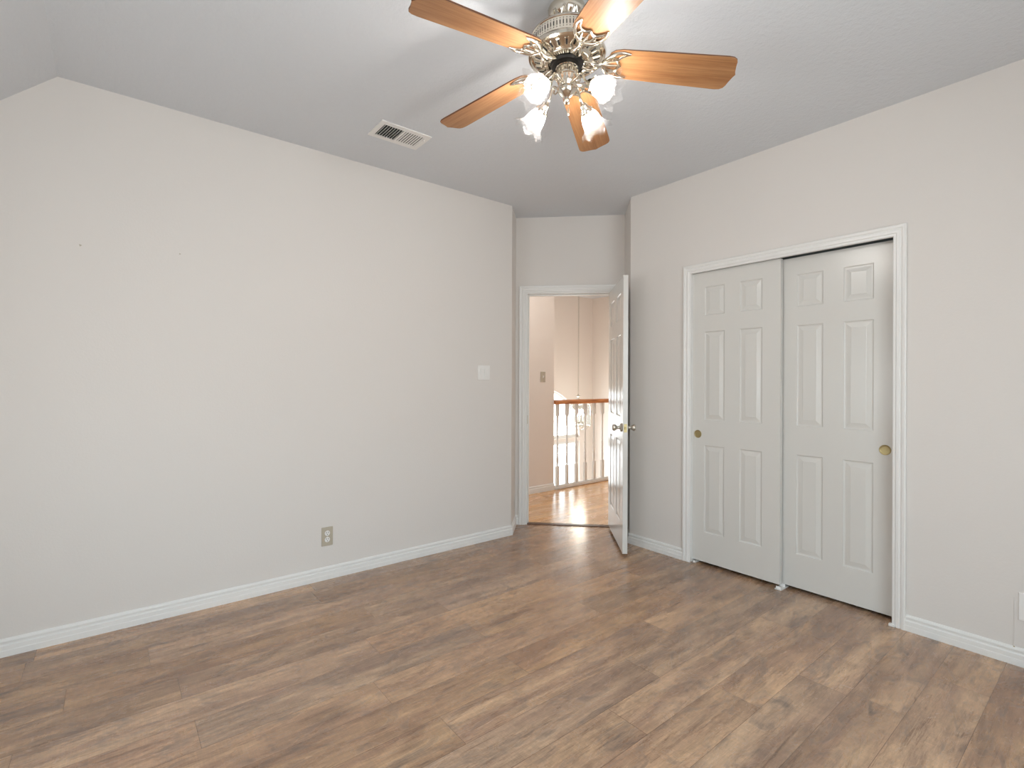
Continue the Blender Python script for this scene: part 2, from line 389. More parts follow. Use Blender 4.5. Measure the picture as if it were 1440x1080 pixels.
# far wall with the arched window over a rectangular one
CX, CZ, RW = 5.463, .33, .833
bm = nb(); N = 24
xs = [CX + RW * math.cos(PI - PI * i / N) for i in range(N + 1)]; zs = [CZ + RW * math.sin(PI * i / N) for i in range(N + 1)]
def quad3(pts):
    a = [bm.verts.new((x, YF, z)) for x, z in pts]; b = [bm.verts.new((x, YF + .13, z)) for x, z in pts]; n = len(pts)
    bm.faces.new(a); bm.faces.new(b[::-1])
    for i in range(n): bm.faces.new((a[i], a[(i + 1) % n], b[(i + 1) % n], b[i]))
    done(bm)
for i in range(N): quad3([(xs[i], zs[i]), (xs[i + 1], zs[i + 1]), (xs[i + 1], H), (xs[i], H)])
ZB = CZ - .055
for p in ((3.977, CX - RW, ZF, H), (CX + RW, XF, ZF, H), (CX - RW, CX + RW, ZB, CZ), (CX - RW, CX + RW, ZF, -1.85)): box(bm, (p[0], YF, p[2]), (p[1], YF + .13, p[3]))
struct(link('wall_foyer', bm, HALL), 'beige stairwell wall holding the tall arched window')

def window_rect(name, axis, c, a0, a1, z0, z1, label, side):
    bm = nb(); t = .045
    def bx(p, q, r, s, d0=-.03, d1=.03):
        if axis == 'y': box(bm, (p, c + d0, r), (q, c + d1, s), .003)
        else: box(bm, (c + d0, p, r), (c + d1, q, s), .003)
    bx(a0, a0 + t, z0, z1); bx(a1 - t, a1, z0, z1); bx(a0 + t, a1 - t, z0, z0 + t); bx(a0 + t, a1 - t, z1 - t, z1)
    mid = (a0 + a1) / 2; bx(mid - .02, mid + .02, z0 + t, z1 - t)
    o = link(name, bm, TRIM); struct(o, label, 'window')
    bm = nb()
    if axis == 'y': box(bm, (a0 + t, c - .003, z0 + t), (a1 - t, c + .003, z1 - t))
    else: box(bm, (c - .003, a0 + t, z0 + t), (c + .003, a1 - t, z1 - t))
    link('window_pane', bm, PANE, o)
    return o
window_rect('added_window_1', 'y', YB - .06, -.4, 2.0, .4, 2.2, 'added unseen white framed window behind the viewpoint, letting daylight in', 1)  # unseen window, added to bring daylight into the bedroom
window_rect('added_window_2', 'x', XK - .06, .8, 2.2, .8, 1.7, 'added unseen white framed window under the sloped ceiling, letting daylight in', 1)  # second unseen window, added as a daylight source
bm = nb()
for k in range(N):   # arched frame
    i = k; pts = []
    for rr in (RW, RW - .02):
        for q in (i, i + 1):
            t = PI * q / N; pts.append((CX + rr * math.cos(t), CZ + rr * math.sin(t)))
    pts = [pts[0], pts[1], pts[3], pts[2]]
    a = [bm.verts.new((x, YF + .05, z)) for x, z in pts]; b = [bm.verts.new((x, YF + .10, z)) for x, z in pts]
    bm.faces.new(a); bm.faces.new(b)
    for j in range(4): bm.faces.new((a[j], a[(j + 1) % 4], b[(j + 1) % 4], b[j]))
done(bm); box(bm, (CX - RW, YF + .05, CZ), (CX + RW, YF + .10, CZ + .05))
w3 = struct(link('window_3', bm, TRIM), 'bright arched window in the stairwell above the railing', 'window')
bm = nb(); vs = [bm.verts.new((CX + (RW - .02) * math.cos(PI * i / N), YF + .075, CZ + .02 + (RW - .04) * math.sin(PI * i / N))) for i in range(N + 1)]
vf = [bm.verts.new((v.co.x, YF + .081, v.co.z)) for v in vs]; bm.faces.new(vs); bm.faces.new(vf); M_ = len(vs)
for i in range(M_): bm.faces.new((vs[i], vs[(i + 1) % M_], vf[(i + 1) % M_], vf[i]))
link('window_pane', bm, PANE, w3)
window_rect('window_4', 'y', YF + .075, CX - RW, CX + RW, -1.85, ZB, 'bright rectangular window behind the white balusters', 1)

# ------------------------------------------------------------------ baseboards and casings
BP = [(0, 0), (.016, 0), (.016, .028), (.0145, .031), (.0145, .050), (.008, .055), (.0085, .062), (.011, .067), (.010, .073), (.005, .079), (0, .081)]
def baseboard(name, path, label, mat=TRIM):
    bm = nb(); sweep(bm, path, BP, lambda x, y, h: (x, y, h)); return struct(link(name, bm, mat), label, 'baseboard')
CL = UL - .018; CR = UR + .018; CW = .058
def d2(u): p = dg(u, 0, 0); return (p.x, p.y)
baseboard('baseboard_left', [d2(CL - CW), (2.826, 3.489), (2.604, YL), (XK, YL)], 'white baseboard along the long left wall and its corner return')
baseboard('baseboard_right', [(XR, YB), (XR, .750)], 'white baseboard right of the sliding closet doors')
baseboard('baseboard_corner', [(XR, 2.043), (XR, 2.521), (3.504, 2.811)], 'white baseboard between the closet and the open door')
baseboard('baseboard_back', [(XK, YB), (XR, YB)], 'white baseboard on the wall behind the viewpoint')
baseboard('baseboard_side', [(XK, YL), (XK, YB)], 'white baseboard on the low wall under the slope')
baseboard('baseboard_hall', [(XH, YH), (1.4, YH)], 'white baseboard of the hall wall beyond the doorway')
CP = [(0, 0), (0, .009), (.003, .011), (.013, .0115), (.017, .015), (.029, .0155), (.033, .012), (.037, .0125), (.042, .017), (.053, .0185), (.058, .015), (.058, 0)]
bm = nb(); sweep(bm, [(CL, 0), (CL, ZT + .012), (CR, ZT + .012), (CR, 0)], CP, lambda u, z, h: dg(u, -h, z))
box(bm, (UL - .019, 0, 0), (UL, .115, ZT + .019), T=T45); box(bm, (UR, 0, 0), (UR + .019, .115, ZT + .019), T=T45); box(bm, (UL, 0, ZT), (UR, .115, ZT + .019), T=T45)
box(bm, (UL, .040, 0), (UL + .010, .075, ZT), .002, T=T45); box(bm, (UR - .010, .040, 0), (UR, .075, ZT), .002, T=T45); box(bm, (UL + .01, .040, ZT - .012), (UR - .01, .075, ZT), .002, T=T45)
sweep(bm, [(CR, 0), (CR, ZT + .012), (CL, ZT + .012), (CL, 0)], [(-o, h) for o, h in CP], lambda u, z, h: dg(u, .115 + h, z))
tr1 = struct(link('trim_1', bm, TRIM), 'white moulded casing and jamb of the open bedroom doorway', 'trim')
bm = nb(); box(bm, (UL, .008, .90), (UL + .0015, .034, .975), T=T45); sp_ = link('strike_plate', bm, BRASS, tr1); sp_['label'] = 'brass strike plate'
C0, C1, CT = .808, 1.985, 2.046
bm = nb(); sweep(bm, [(C1, 0), (C1, CT), (C0, CT), (C0, 0)], [(-o, h) for o, h in CP], lambda y, z, h: (XR - h, y, z))
box(bm, (XR, C0 - .019, 0), (3.33, C0 - .001, 2.094)); box(bm, (XR, C1 + .001, 0), (3.33, C1 + .019, 2.094)); box(bm, (XR, C0 - .019, 2.075), (3.33, C1 + .019, 2.094)); box(bm, (XR, C0 - .001, CT), (XR + .010, C1 + .001, 2.076))
box(bm, (XR - .024, C0 - .018, 0), (XR, C0 + .012, .014), .004)
struct(link('trim_2', bm, TRIM), 'white moulded casing around the sliding closet doors', 'trim')
bm = nb(); box(bm, (UL, .0, 0), (UR, .060, .006), .002, T=T45)
th = NT('threshold_wood'); th.b.inputs['Base Color'].default_value = lin((92, 62, 42)); th.b.inputs['Roughness'].default_value = .4
tag(link('threshold_strip', bm, th.m), 'dark brown transition strip on the floor in the open doorway', 'threshold')

# ------------------------------------------------------------------ six panel doors
def panel_door(name, w, h, t, mat, parent=None, px=None):
    bm = nb()
    px = px or [(w * .16, w * .16 + .145), (w - w * .16 - .145, w - w * .16)]
    pz = [(.205, .815), (.992, 1.608), (1.722, 1.92)]
    for side in (0, 1):
        y = 0 if side == 0 else t; sg = 1 if side == 0 else -1
        xs_ = sorted({0, w, *[v for p in px for v in p]}); zs_ = sorted({0, h, *[v for p in pz for v in p]})
        for x0, x1 in zip(xs_, xs_[1:]):
            for z0, z1 in zip(zs_, zs_[1:]):
                isp = (x0, x1) in px and (z0, z1) in pz
                if not isp:
                    bm.faces.new([bm.verts.new(p) for p in ((x0, y, z0), (x1, y, z0), (x1, y, z1), (x0, y, z1))])
                else:
                    prev = None
                    for ins, dp in ((0, 0), (.003, .0045), (.007, .0065), (.0125, .0065), (.034, .0020), (.036, .0010)):
                        ring = [bm.verts.new((a, y + sg * dp, b)) for a, b in ((x0 + ins, z0 + ins), (x1 - ins, z0 + ins), (x1 - ins, z1 - ins), (x0 + ins, z1 - ins))]
                        if prev:
                            for i in range(4): bm.faces.new((prev[i], prev[(i + 1) % 4], ring[(i + 1) % 4], ring[i]))
                        prev = ring
                    bm.faces.new(prev)
    for a, b in (((0, 0), (w, 0)), ((0, h), (w, h))):
        bm.faces.new([bm.verts.new(p) for p in ((a[0], 0, a[1]), (b[0], 0, b[1]), (b[0], t, b[1]), (a[0], t, a[1]))])
    for x in (0, w):
        bm.faces.new([bm.verts.new(p) for p in ((x, 0, 0), (x, 0, h), (x, t, h), (x, t, 0))])
    bmesh.ops.remove_doubles(bm, verts=bm.verts, dist=1e-5)
    return link(name, bm, mat, parent)
# room door: local x from hinge to latch, local y thickness
ANG = 3.4
t_ = math.radians(ANG); dd = -DN * math.cos(t_) + DU * math.sin(t_)
piv = dg(UR, -.004, .025)
rz = math.atan2(dd.y, dd.x)
DW = .745
d1 = panel_door('door_1', DW, 2.032, .035, DOORP, px=[(.115, .317), (.428, .630)])
# local +y after rotation rz must point towards -DU (the side seen from the left)
ly = Vector((-math.sin(rz), math.cos(rz), 0))
d1.location = piv; d1.rotation_euler = (0, 0, rz)
if ly.dot(-DU) < 0:
    d1.location = piv + (-ly) * .035
struct(d1, 'white six-panel bedroom door standing open into the room', 'door')
YSEEN = 0 if ly.dot(-DU) < 0 else .035
for sgn in (1, -1):
    bm = nb(); ybase = .035 if sgn > 0 else 0
    T = Matrix.Translation((DW - .062, ybase, .915)) @ Matrix.Rotation(-sgn * PI / 2, 4, 'X')
    lathe(bm, [(0, 0), (.031, 0), (.032, .003), (.028, .008), (.018, .011), (.012, .016), (.0105, .026), (.011, .032), (.018, .040), (.0245, .050), (.0255, .058), (.021, .066), (.014, .069), (0, .070)], 24, T)
    k = link('door_knob', bm, SATIN, d1, True); k['label'] = 'nickel tulip door knob'
bm = nb(); box(bm, (DW, .006, .885), (DW + .0015, .029, .945), .0005); box(bm, (DW + .001, .011, .905), (DW + .011, .024, .925), .003)
k = link('latch_plate', bm, BRASS, d1); k['label'] = 'brass latch plate'
for z in (.22, 1.0, 1.80):
    bm = nb(); lathe(bm, [(0, 0), (.006, 0), (.006, .09), (0, .09)], 12, Matrix.Translation((-.002, (.035 - YSEEN), z)))
    k = link('hinge', bm, SATIN, d1, True)
# closet doors
def closet(name, X, y_hi, w, z0, h, label, pullx, px):
    o = panel_door(name, w, h, .030, DOORP, px=px)
    o.location = (X, y_hi, z0); o.rotation_euler = (0, 0, -PI / 2)   # local x -> -Y, local y -> +X
    struct(o, label, 'door')
    bm = nb(); T = Matrix.Translation((pullx, 0, .912 - z0)) @ Matrix.Rotation(PI / 2, 4, 'X')
    lathe(bm, [(0, .0006), (.017, .0006), (.021, .0009), (.023, .0028), (.0265, .0032), (.028, .0016), (.028, -.001)], 28, T)
    k = link('finger_pull', bm, BRASS, o, True); k['label'] = 'round brass finger pull'
    bm = nb()
    return o
closet('door_2', 3.238, 1.992, .604, .022, 2.026, 'left white six-panel sliding closet door, running in front', .046, [(.094, .240), (.346, .492)])
closet('door_3', 3.282, 1.412, .600, .020, 2.026, 'right white six-panel sliding closet door, running behind', .552, [(.100, .246), (.352, .498)])
bm = nb(); box(bm, (3.226, C0, 2.066), (3.325, C1, 2.075)); box(bm, (3.270, C0, 2.052), (3.273, C1, 2.066)); box(bm, (3.322, C0, 2.045), (3.325, C1, 2.066))
tag(link('door_track', bm, ALU), 'dark metal overhead track above the sliding closet doors', 'track')
bm = nb(); box(bm, (3.205, 1.365, 0), (3.315, 1.405, .005), .0015); box(bm, (3.214, 1.370, .005), (3.219, 1.400, .019), .001); box(bm, (3.2715, 1.370, .005), (3.2785, 1.400, .024), .001)
tag(link('door_guide', bm, PLASTIC), 'small white plastic floor guide where the two closet doors meet', 'door guide')
bm = nb(); box(bm, (3.222, 1.955, 0), (3.30, 1.975, .012), .002)
tag(link('door_stop', bm, PLASTIC), 'small white plastic stop on the floor at the closet left jamb', 'door stop')

# ------------------------------------------------------------------ plates on the walls
def slotted_outlet(name, loc, rz, label, plate=GREIGE, dev=PLASTIC):
    r = empty(name, loc, rz); tag(r, label, 'outlet')
    bm = nb(); box(bm, (-.036, -.006, -.060), (.036, 0, .060), .0025); link('cover_plate', bm, plate, r)
    for z in (-.0205, .0205):
        bm = nb(); T = Matrix.Translation((0, -.0055, z)) @ Matrix.Rotation(PI / 2, 4, 'X')
        lathe(bm, [(0, .003), (.0160, .003), (.0172, .001), (.0172, -.001)], 24, T)
        rc = link('receptacle', bm, dev, r, True); rc['label'] = 'white receptacle'
        bm = nb()
        for x in (-.0065, .0065): box(bm, (x - .0013, -.0092, z + .001), (x + .0013, -.0080, z + .009))
        box(bm, (-.002, -.0092, z - .010), (.002, -.0080, z - .005)); link('slots', bm, DARK, rc)
    bm = nb(); lathe(bm, [(0, .0012), (.003, .0008), (.0035, 0)], 12, Matrix.Translation((0, -.006, 0)) @ Matrix.Rotation(PI / 2, 4, 'X')); link('screw', bm, SATIN, r, True)
    return r
slotted_outlet('wall_outlet', (1.086, YL, .275), 0, 'greige wall plate with white duplex outlet low on the left wall')
sw = empty('light_switch', (2.318, YL, 1.347)); tag(sw, 'white two-gang rocker switch on the left wall beside the doorway', 'switch')
bm = nb(); box(bm, (-.058, -.006, -.058), (.058, 0, .058), .0025); link('cover_plate', bm, PLASTIC, sw)
for x, tilt in ((-.023, .10), (.023, -.07)):
    bm = nb(); box(bm, (-.0165, -.005, -.033), (.0165, .002, .033), .0015)
    r = link('rocker', bm, PLASTIC, sw); r.location = (x, -.0065, 0); r.rotation_euler = (tilt, 0, 0)
hs = empty('light_switch', (3.912, YH, 1.335)); tag(hs, 'greige switch plate on the beige hall wall beyond the doorway', 'switch')
bm = nb(); box(bm, (-.036, -.006, -.060), (.036, 0, .060), .0025); link('cover_plate', bm, GREIGE, hs)
bm = nb(); box(bm, (-.006, -.009, -.013), (.006, -.004, .013), .001); box(bm, (-.004, -.018, -.002), (.004, -.006, .008), .001); k = link('toggle', bm, PLASTIC, hs); k['label'] = 'white toggle'
bp_ = empty('blank_plate', (XR, .302, .269), -PI / 2); tag(bp_, 'white blank cover plate low on the right wall at the frame edge', 'wall plate')
bm = nb(); box(bm, (-.036, -.006, -.062), (.036, 0, .062), .0025); link('cover_plate', bm, PLASTIC, bp_)
for z in (-.042, .042):
    bm = nb(); lathe(bm, [(0, .0012), (.003, .0008), (.0035, 0)], 12, Matrix.Translation((0, -.006, z)) @ Matrix.Rotation(PI / 2, 4, 'X')); link('screw', bm, SATIN, bp_, True)
bm = nb(); tube(bm, [(XR - .0015, .352, .30), (XR - .0015, .353, .20), (XR - .0015, .354, .079)], .0013, 6)
tag(link('thin_cable', bm, WALL, None, True), 'thin painted-over cable running down the right wall to the baseboard', 'cable')
bm = nb(); lathe(bm, [(0, .002), (.003, .0015), (.0032, 0)], 10, Matrix.Translation((XR - .004, .352, .079)) @ Matrix.Rotation(-PI / 2, 4, 'Y'))
tag(link('tack', bm, BRASS, None, True), 'tiny brass tack on top of the right baseboard', 'tack')
def scuff(x, z, r, label):
    bm = nb(); lathe(bm, [(0, .0008), (r, .0006), (r * 1.1, 0)], 9, Matrix.Translation((x, YL, z)) @ Matrix.Rotation(PI / 2, 4, 'X'), rip=lambda k, t, rr, zz: (rr * (1 + .4 * math.sin(3 * t + 1)), zz))
    tag(link('nail_hole', bm, GREIGE), label, 'nail hole')
scuff(-.125, 1.942, .0045, 'small chipped nail hole high on the left wall, nearest the left edge')
scuff(.287, 1.966, .0035, 'faint nail hole high on the left wall, right of the chipped one')

# ------------------------------------------------------------------ ceiling register
vr = empty('ceiling_vent', (1.336, 2.752, H)); tag(vr, 'white louvred air register in the ceiling by the left wall', 'vent')
bm = nb(); hx, hy = .158, .104; ix, iy = .128, .070
for a, b in (((-hx, -hy), (hx, -iy)), ((-hx, iy), (hx, hy)), ((-hx, -iy), (-ix, iy)), ((ix, -iy), (hx, iy)), ((-.006, -iy), (.006, iy))):
    box(bm, (a[0], a[1], -.007), (b[0], b[1], 0), .0015)
link('vent_frame', bm, PLASTIC, vr)
bm = nb(); box(bm, (-ix, -iy, -.0012), (ix, iy, -.0004)); link('duct_shade_sheet', bm, DARK, vr)  # flat dark sheet paints the duct's shade; the ceiling is not cut
for bank in (-1, 1):
    for i in range(8):
        bm = nb(); cx_ = bank * (.014 + i * .0153)
        box(bm, (-.0058 if bank < 0 else -.0042, -iy, -.0007), (.0058 if bank < 0 else .0042, iy, .0007), T=Matrix.Translation((cx_, 0, -.0062)) @ Matrix.Rotation(-math.radians(64) if bank < 0 else math.radians(8), 4, 'Y'))
        link('louvre', bm, PLASTIC, vr)
bm = nb(); box(bm, (ix + .006, -.045, -.014), (ix + .012, -.033, -.006), .001); link('damper_lever', bm, PLASTIC, vr)

# ------------------------------------------------------------------ ceiling fan
FX, FY = 1.3955, 1.4091
fan = empty('ceiling_fan', (FX, FY, H)); tag(fan, 'polished nickel ceiling fan with five oak blades and four lit glass shades', 'ceiling fan')
def fz(z): return z - H + .016
bm = nb(); lathe(bm, [(0, 0), (.072, 0), (.075, -.006), (.074, -.02), (.066, -.040), (.052, -.055), (.044, -.064), (.034, -.066), (0, -.066)], 40)
for i in range(10):
    t = 2 * PI * i / 10
    tube(bm, [(.060 * math.cos(t - .24), .060 * math.sin(t - .24), -.058), (.0715 * math.cos(t), .0715 * math.sin(t), -.030), (.060 * math.cos(t + .24), .060 * math.sin(t + .24), -.058)], .0035, 6)
link('canopy', bm, NICKEL, fan, True)
bm = nb(); lathe(bm, [(0, -.05), (.026, -.060), (.032, -.074), (.026, -.088), (.016, -.10), (0, -.10)], 24); k = link('hanger_ball', bm, DARKM, fan, True)
bm = nb(); lathe(bm, [(0, fz(2.652)), (.040, fz(2.652)), (.060, fz(2.648)), (.105, fz(2.634)), (.128, fz(2.622)), (.140, fz(2.614)), (.1435, fz(2.608)), (.1435, fz(2.604)), (.141, fz(2.602)), (.141, fz(2.557)),
    (.1435, fz(2.555)), (.150, fz(2.550)), (.153, fz(2.542)), (.150, fz(2.534)), (.143, fz(2.530)), (.138, fz(2.534)), (.130, fz(2.531)), (.098, fz(2.522)), (.092, fz(2.520)), (.088, fz(2.514)), (.075, fz(2.512)), (.072, fz(2.520)), (0, fz(2.520))], 72)
mh = link('motor_housing', bm, NICKEL, fan, True)
bm = nb()
for i in range(72):
    T = Matrix.Rotation(2 * PI * i / 72, 4, 'Z')
    box(bm, (.1405, -.0016, fz(2.5725)), (.1416, .0016, fz(2.5885)), T=T)
    box(bm, (.1405, -.0012, fz(2.5935)), (.1416, .0012, fz(2.5965)), T=T); box(bm, (.1405, -.0012, fz(2.5645)), (.1416, .0012, fz(2.5675)), T=T)
k = link('vent_slots', bm, DARK, mh); k['label'] = 'dark vent slots around the motor band'
bm = nb(); box(bm, (-.0150, -.0065, -.003), (.0150, .0065, .003), .0015); box(bm, (-.0115, -.0035, -.0036), (.0115, .0035, -.002), mi=1)
sl0 = link('cooling_slot', bm, [NICKEL, DARKM], mh)
for i in range(24):
    o = sl0
    if i: o = sl0.copy(); COL.objects.link(o); o.parent = mh
    o.matrix_local = Matrix.Rotation(2 * PI * i / 24, 4, 'Z') @ Matrix.Translation((.115, 0, fz(2.5255))) @ Matrix.Rotation(-.27, 4, 'Y')
bm = nb()
for i in range(60):
    T = Matrix.Rotation(2 * PI * i / 60, 4, 'Z'); box(bm, (.074, -.0025, fz(2.507)), (.086, .0025, fz(2.515)), .001, T=T)
link('cast_ring', bm, NICKEL, mh)
bm = nb(); lathe(bm, [(0, fz(2.515)), (.064, fz(2.515)), (.066, fz(2.508)), (.060, fz(2.500)), (.048, fz(2.497)), (0, fz(2.497))], 40); link('flywheel', bm, DARKM, fan, True)
# switch housing of the light kit
bm = nb(); lathe(bm, [(0, fz(2.506)), (.034, fz(2.506)), (.041, fz(2.502)), (.0435, fz(2.496)), (.0435, fz(2.492)), (.041, fz(2.490)), (.041, fz(2.466)), (.0435, fz(2.464)), (.0435, fz(2.459)), (.040, fz(2.456)),
    (.038, fz(2.440)), (.034, fz(2.428)), (.029, fz(2.420)), (.033, fz(2.415)), (.037, fz(2.409)), (.036, fz(2.403)), (.028, fz(2.392)), (.018, fz(2.383)), (.010, fz(2.378)), (.0085, fz(2.370)), (.012, fz(2.364)), (.008, fz(2.355)), (0, fz(2.350))], 48)
for i in range(14):
    t = 2 * PI * i / 14; tube(bm, [(.0415 * math.cos(t), .0415 * math.sin(t), fz(2.491)), (.0415 * math.cos(t), .0415 * math.sin(t), fz(2.465))], .0026, 6, smooth=False)
    t += .2; tube(bm, [(.0385 * math.cos(t), .0385 * math.sin(t), fz(2.454)), (.034 * math.cos(t), .034 * math.sin(t), fz(2.428))], [.003, .0015], 6, smooth=False)
link('switch_housing', bm, NICKEL, fan, True)
# blades
def blade_mesh():
    half = [(.160, .030), (.166, .048), (.182, .061), (.21, .0675), (.40, .0730), (.608, .0782), (.627, .0770), (.640, .0690), (.646, .0560), (.6475, .038), (.654, .014), (.662, .0)]
    pts = [(x, y) for x, y in half] + [(x, -y) for x, y in half[-2::-1]]
    bm = nb(); fs = prism(bm, pts, 0, .0065)
    for f in fs[2:]: f.material_index = 1
    es = [e for e in bm.edges if abs(e.verts[0].co.z - e.verts[1].co.z) < 1e-6 and any(f.material_index for f in e.link_faces)]
    bmesh.ops.bevel(bm, geom=es, offset=.0012, segments=1, affect='EDGES')
    return bm
def iron_mesh():
    bm = nb(); z = -.0055
    for s in (1, -1):
        tube(bm, [(.140, .004 * s, z), (.150, .022 * s, z - .003), (.166, .040 * s, z - .003), (.188, .053 * s, z), (.214, .0585 * s, z + .001), (.243, .0535 * s, z + .002)], [.0075, .0075, .007, .0065, .0055, .0025], 10, 5)
        tube(bm, [(.243, .0535 * s, z + .002), (.222, .0475 * s, z), (.204, .036 * s, z), (.196, .024 * s, z), (.200, .011 * s, z), (.212, .0, z)], [.002, .004, .0055, .0055, .005, .004], 8, 5)
        tube(bm, [(.146, .010 * s, z), (.170, .020 * s, z - .002), (.196, .024 * s, z)], [.005, .0045, .004], 8, 5)
        tube(bm, [(.166, .040 * s, z), (.182, .034 * s, z), (.197, .028 * s, z)], [.004, .003, .003], 8, 4)
        tube(bm, [(.056, .010 * s, -.008), (.078, .017 * s, -.016), (.102, .013 * s, -.022), (.124, .003 * s, -.014), (.142, .006 * s, z)], [.0055, .006, .0065, .007, .0065], 10, 5)
    tube(bm, [(.142, 0, z), (.170, 0, z - .003), (.204, 0, z)], [.008, .005, .004], 8, 4)
    box(bm, (.050, -.017, -.012), (.070, .017, -.004), .002)
    for x, y in ((.176, .030), (.176, -.030), (.205, 0)):
        lathe(bm, [(0, -.011), (.004, -.0105), (.0052, -.007), (.0052, -.002)], 10, Matrix.Translation((x, y, 0)))
    return bm
bl0 = link('blade', blade_mesh(), [BLADE, EDGEB], fan); ir0 = link('blade_iron', iron_mesh(), NICKEL, bl0, True); ir0['label'] = 'ornate nickel blade iron'
PH = -.700; ZBL = 2.472
for k in range(5):
    if k == 0: b, i_ = bl0, ir0
    else:
        b = bl0.copy(); COL.objects.link(b); i_ = ir0.copy(); COL.objects.link(i_); b.parent = fan; i_.parent = b
    b.matrix_local = Matrix.Translation((0, 0, 2.5427 - H)) @ Matrix.Rotation(math.radians((-39.57, 32.01, 103.87, 177.12, 249.56)[k]), 4, 'Z') @ Matrix.Rotation(math.atan(.0966), 4, 'Y') @ Matrix.Rotation(-.2027, 4, 'X')
# light arms, shades and bulbs
AZ = 3.2614; RM = .2001; ZM = 2.3246; TH = math.radians(54)
def shade_mesh():
    prof = [(.0225, 0), (.024, .006), (.029, .014), (.034, .026), (.0375, .042), (.040, .056), (.044, .068), (.052, .079), (.062, .086), (.069, .088)]
    def rip(k, t, r, z):
        a = max(0, (k - 5) / 4); return r * (1 + .10 * a * a * math.cos(8 * t)) + .0013 * math.cos(24 * t) * min(1, k / 3), z + .008 * a * a * math.cos(8 * t)
    bm = nb(); lathe(bm, prof, 144, rip=rip)
    return bm
def bulb_mesh():
    bm = nb(); lathe(bm, [(0, .006), (.008, .008), (.011, .020), (.0185, .034), (.0215, .046), (.0190, .058), (.011, .066), (0, .068)], 20); return bm
def socket_mesh():
    bm = nb(); lathe(bm, [(0, -.034), (.008, -.034), (.012, -.030), (.016, -.024), (.017, -.014), (.021, -.008), (.0255, -.002), (.0262, .004), (.0245, .006), (.010, .006), (0, .006)], 28)
    for i in range(3):
        t = 2 * PI * i / 3; tube(bm, [(.022 * math.cos(t), .022 * math.sin(t), .003), (.031 * math.cos(t), .031 * math.sin(t), .003)], [.0022, .003], 8, smooth=False)
    return bm
def arm_mesh():   # in the fan's frame, radial along +x
    bm = nb(); sx = RM - .088 * math.sin(TH); sz = fz(ZM) + .088 * math.cos(TH)
    ex = sx - .034 * math.sin(TH); ez = sz + .034 * math.cos(TH)
    tube(bm, [(.034, 0, fz(2.432)), (.050, 0, fz(2.436)), (.070, 0, fz(2.446)), (ex - .012, 0, ez + .012), (ex + .003, 0, ez - .002)], [.0065, .005, .0048, .005, .007], 10, 6)
    tube(bm, [(.040, 0, fz(2.425)), (.056, 0, fz(2.416)), (.066, 0, fz(2.422)), (.062, 0, fz(2.432))], [.0035, .003, .0025], 8, 5)
    return bm
proto = None
for k in range(4):
    t = AZ + k * PI / 2; e = Vector((math.cos(t), math.sin(t), 0)); ax = e * math.sin(TH) + Vector((0, 0, -math.cos(TH)))
    org = Vector((0, 0, fz(ZM))) + e * RM - ax * .088
    q = Matrix.Translation(org) @ ax.to_track_quat('Z', 'Y').to_matrix().to_4x4()
    if proto is None:
        proto = [link('light_arm', arm_mesh(), NICKEL, fan, True), link('socket', socket_mesh(), NICKEL, None, True), link('lamp_shade', shade_mesh(), SHADE, fan, True), link('bulb', bulb_mesh(), BULBM, None, True)]
        P4 = proto; P4[2]['label'] = 'clear ruffled glass tulip shade'; P4[3]['label'] = 'lit frosted bulb'
    else:
        P4 = [x.copy() for x in proto]
        for x in P4: COL.objects.link(x)
    A, S_, SH, BU = P4
    A.parent = fan; S_.parent = A; SH.parent = fan; BU.parent = SH
    rot = Matrix.Rotation(t, 4, 'Z'); A.matrix_local = rot; S_.matrix_local = rot.inverted() @ q; SH.matrix_local = q; BU.matrix_local = Matrix.Identity(4)
bm = nb()
def chainlets(bm, x, y, z0, z1):
    n = int((z0 - z1) / .0045)
    for i in range(n): bmesh.ops.create_icosphere(bm, subdivisions=1, radius=.0018, matrix=Matrix.Translation((x, y, z0 - .0045 * i)))
    done(bm)
e1 = Vector((math.cos(YAW), math.sin(YAW), 0)); pc = e1 * .046 + rt * .012
chainlets(bm, pc.x, pc.y, fz(2.45), fz(2.36)); link('pull_chain', bm, NICKEL, fan, True)
lathe_b = nb(); lathe(lathe_b, [(0, fz(2.362)), (.004, fz(2.360)), (.006, fz(2.345)), (.003, fz(2.332)), (0, fz(2.330))], 12, Matrix.Translation((pc.x, pc.y, 0))); link('chain_pull', lathe_b, NICKEL, fan, True)

# ------------------------------------------------------------------ hall railing
rl = empty('hall_railing', (XH, YH, 0)); tag(rl, 'white turned balusters with an oak handrail at the stairwell edge', 'railing')
def loc(o): o.parent = rl; return o
bm = nb(); L0, L1 = 0.0, XF - XH
prof = [(-.030, 1.012), (.030, 1.012), (.033, 1.022), (.030, 1.034), (.032, 1.046), (.024, 1.058), (0, 1.063), (-.024, 1.058), (-.032, 1.046), (-.030, 1.034), (-.033, 1.022)]
a = [bm.verts.new((L0, y, z)) for y, z in prof]; b = [bm.verts.new((L1, y, z)) for y, z in prof]; bm.faces.new(a); bm.faces.new(b)
for i in range(len(prof)): bm.faces.new((a[i], a[(i + 1) % len(prof)], b[(i + 1) % len(prof)], b[i]))
k = link('handrail', bm, RAILW, rl, True); k['label'] = 'orange-brown oak handrail'
bm = nb(); box(bm, (L0, -.028, .004), (L1, .045, .034), .004); box(bm, (L0, -.012, .034), (L1, .030, .046), .003); link('bottom_rail', bm, TRIM, rl)
bm = nb(); s2 = .018
box(bm, (-s2, -s2, .040), (s2, s2, .272), .0025); box(bm, (-s2, -s2, .872), (s2, s2, 1.015), .0025)
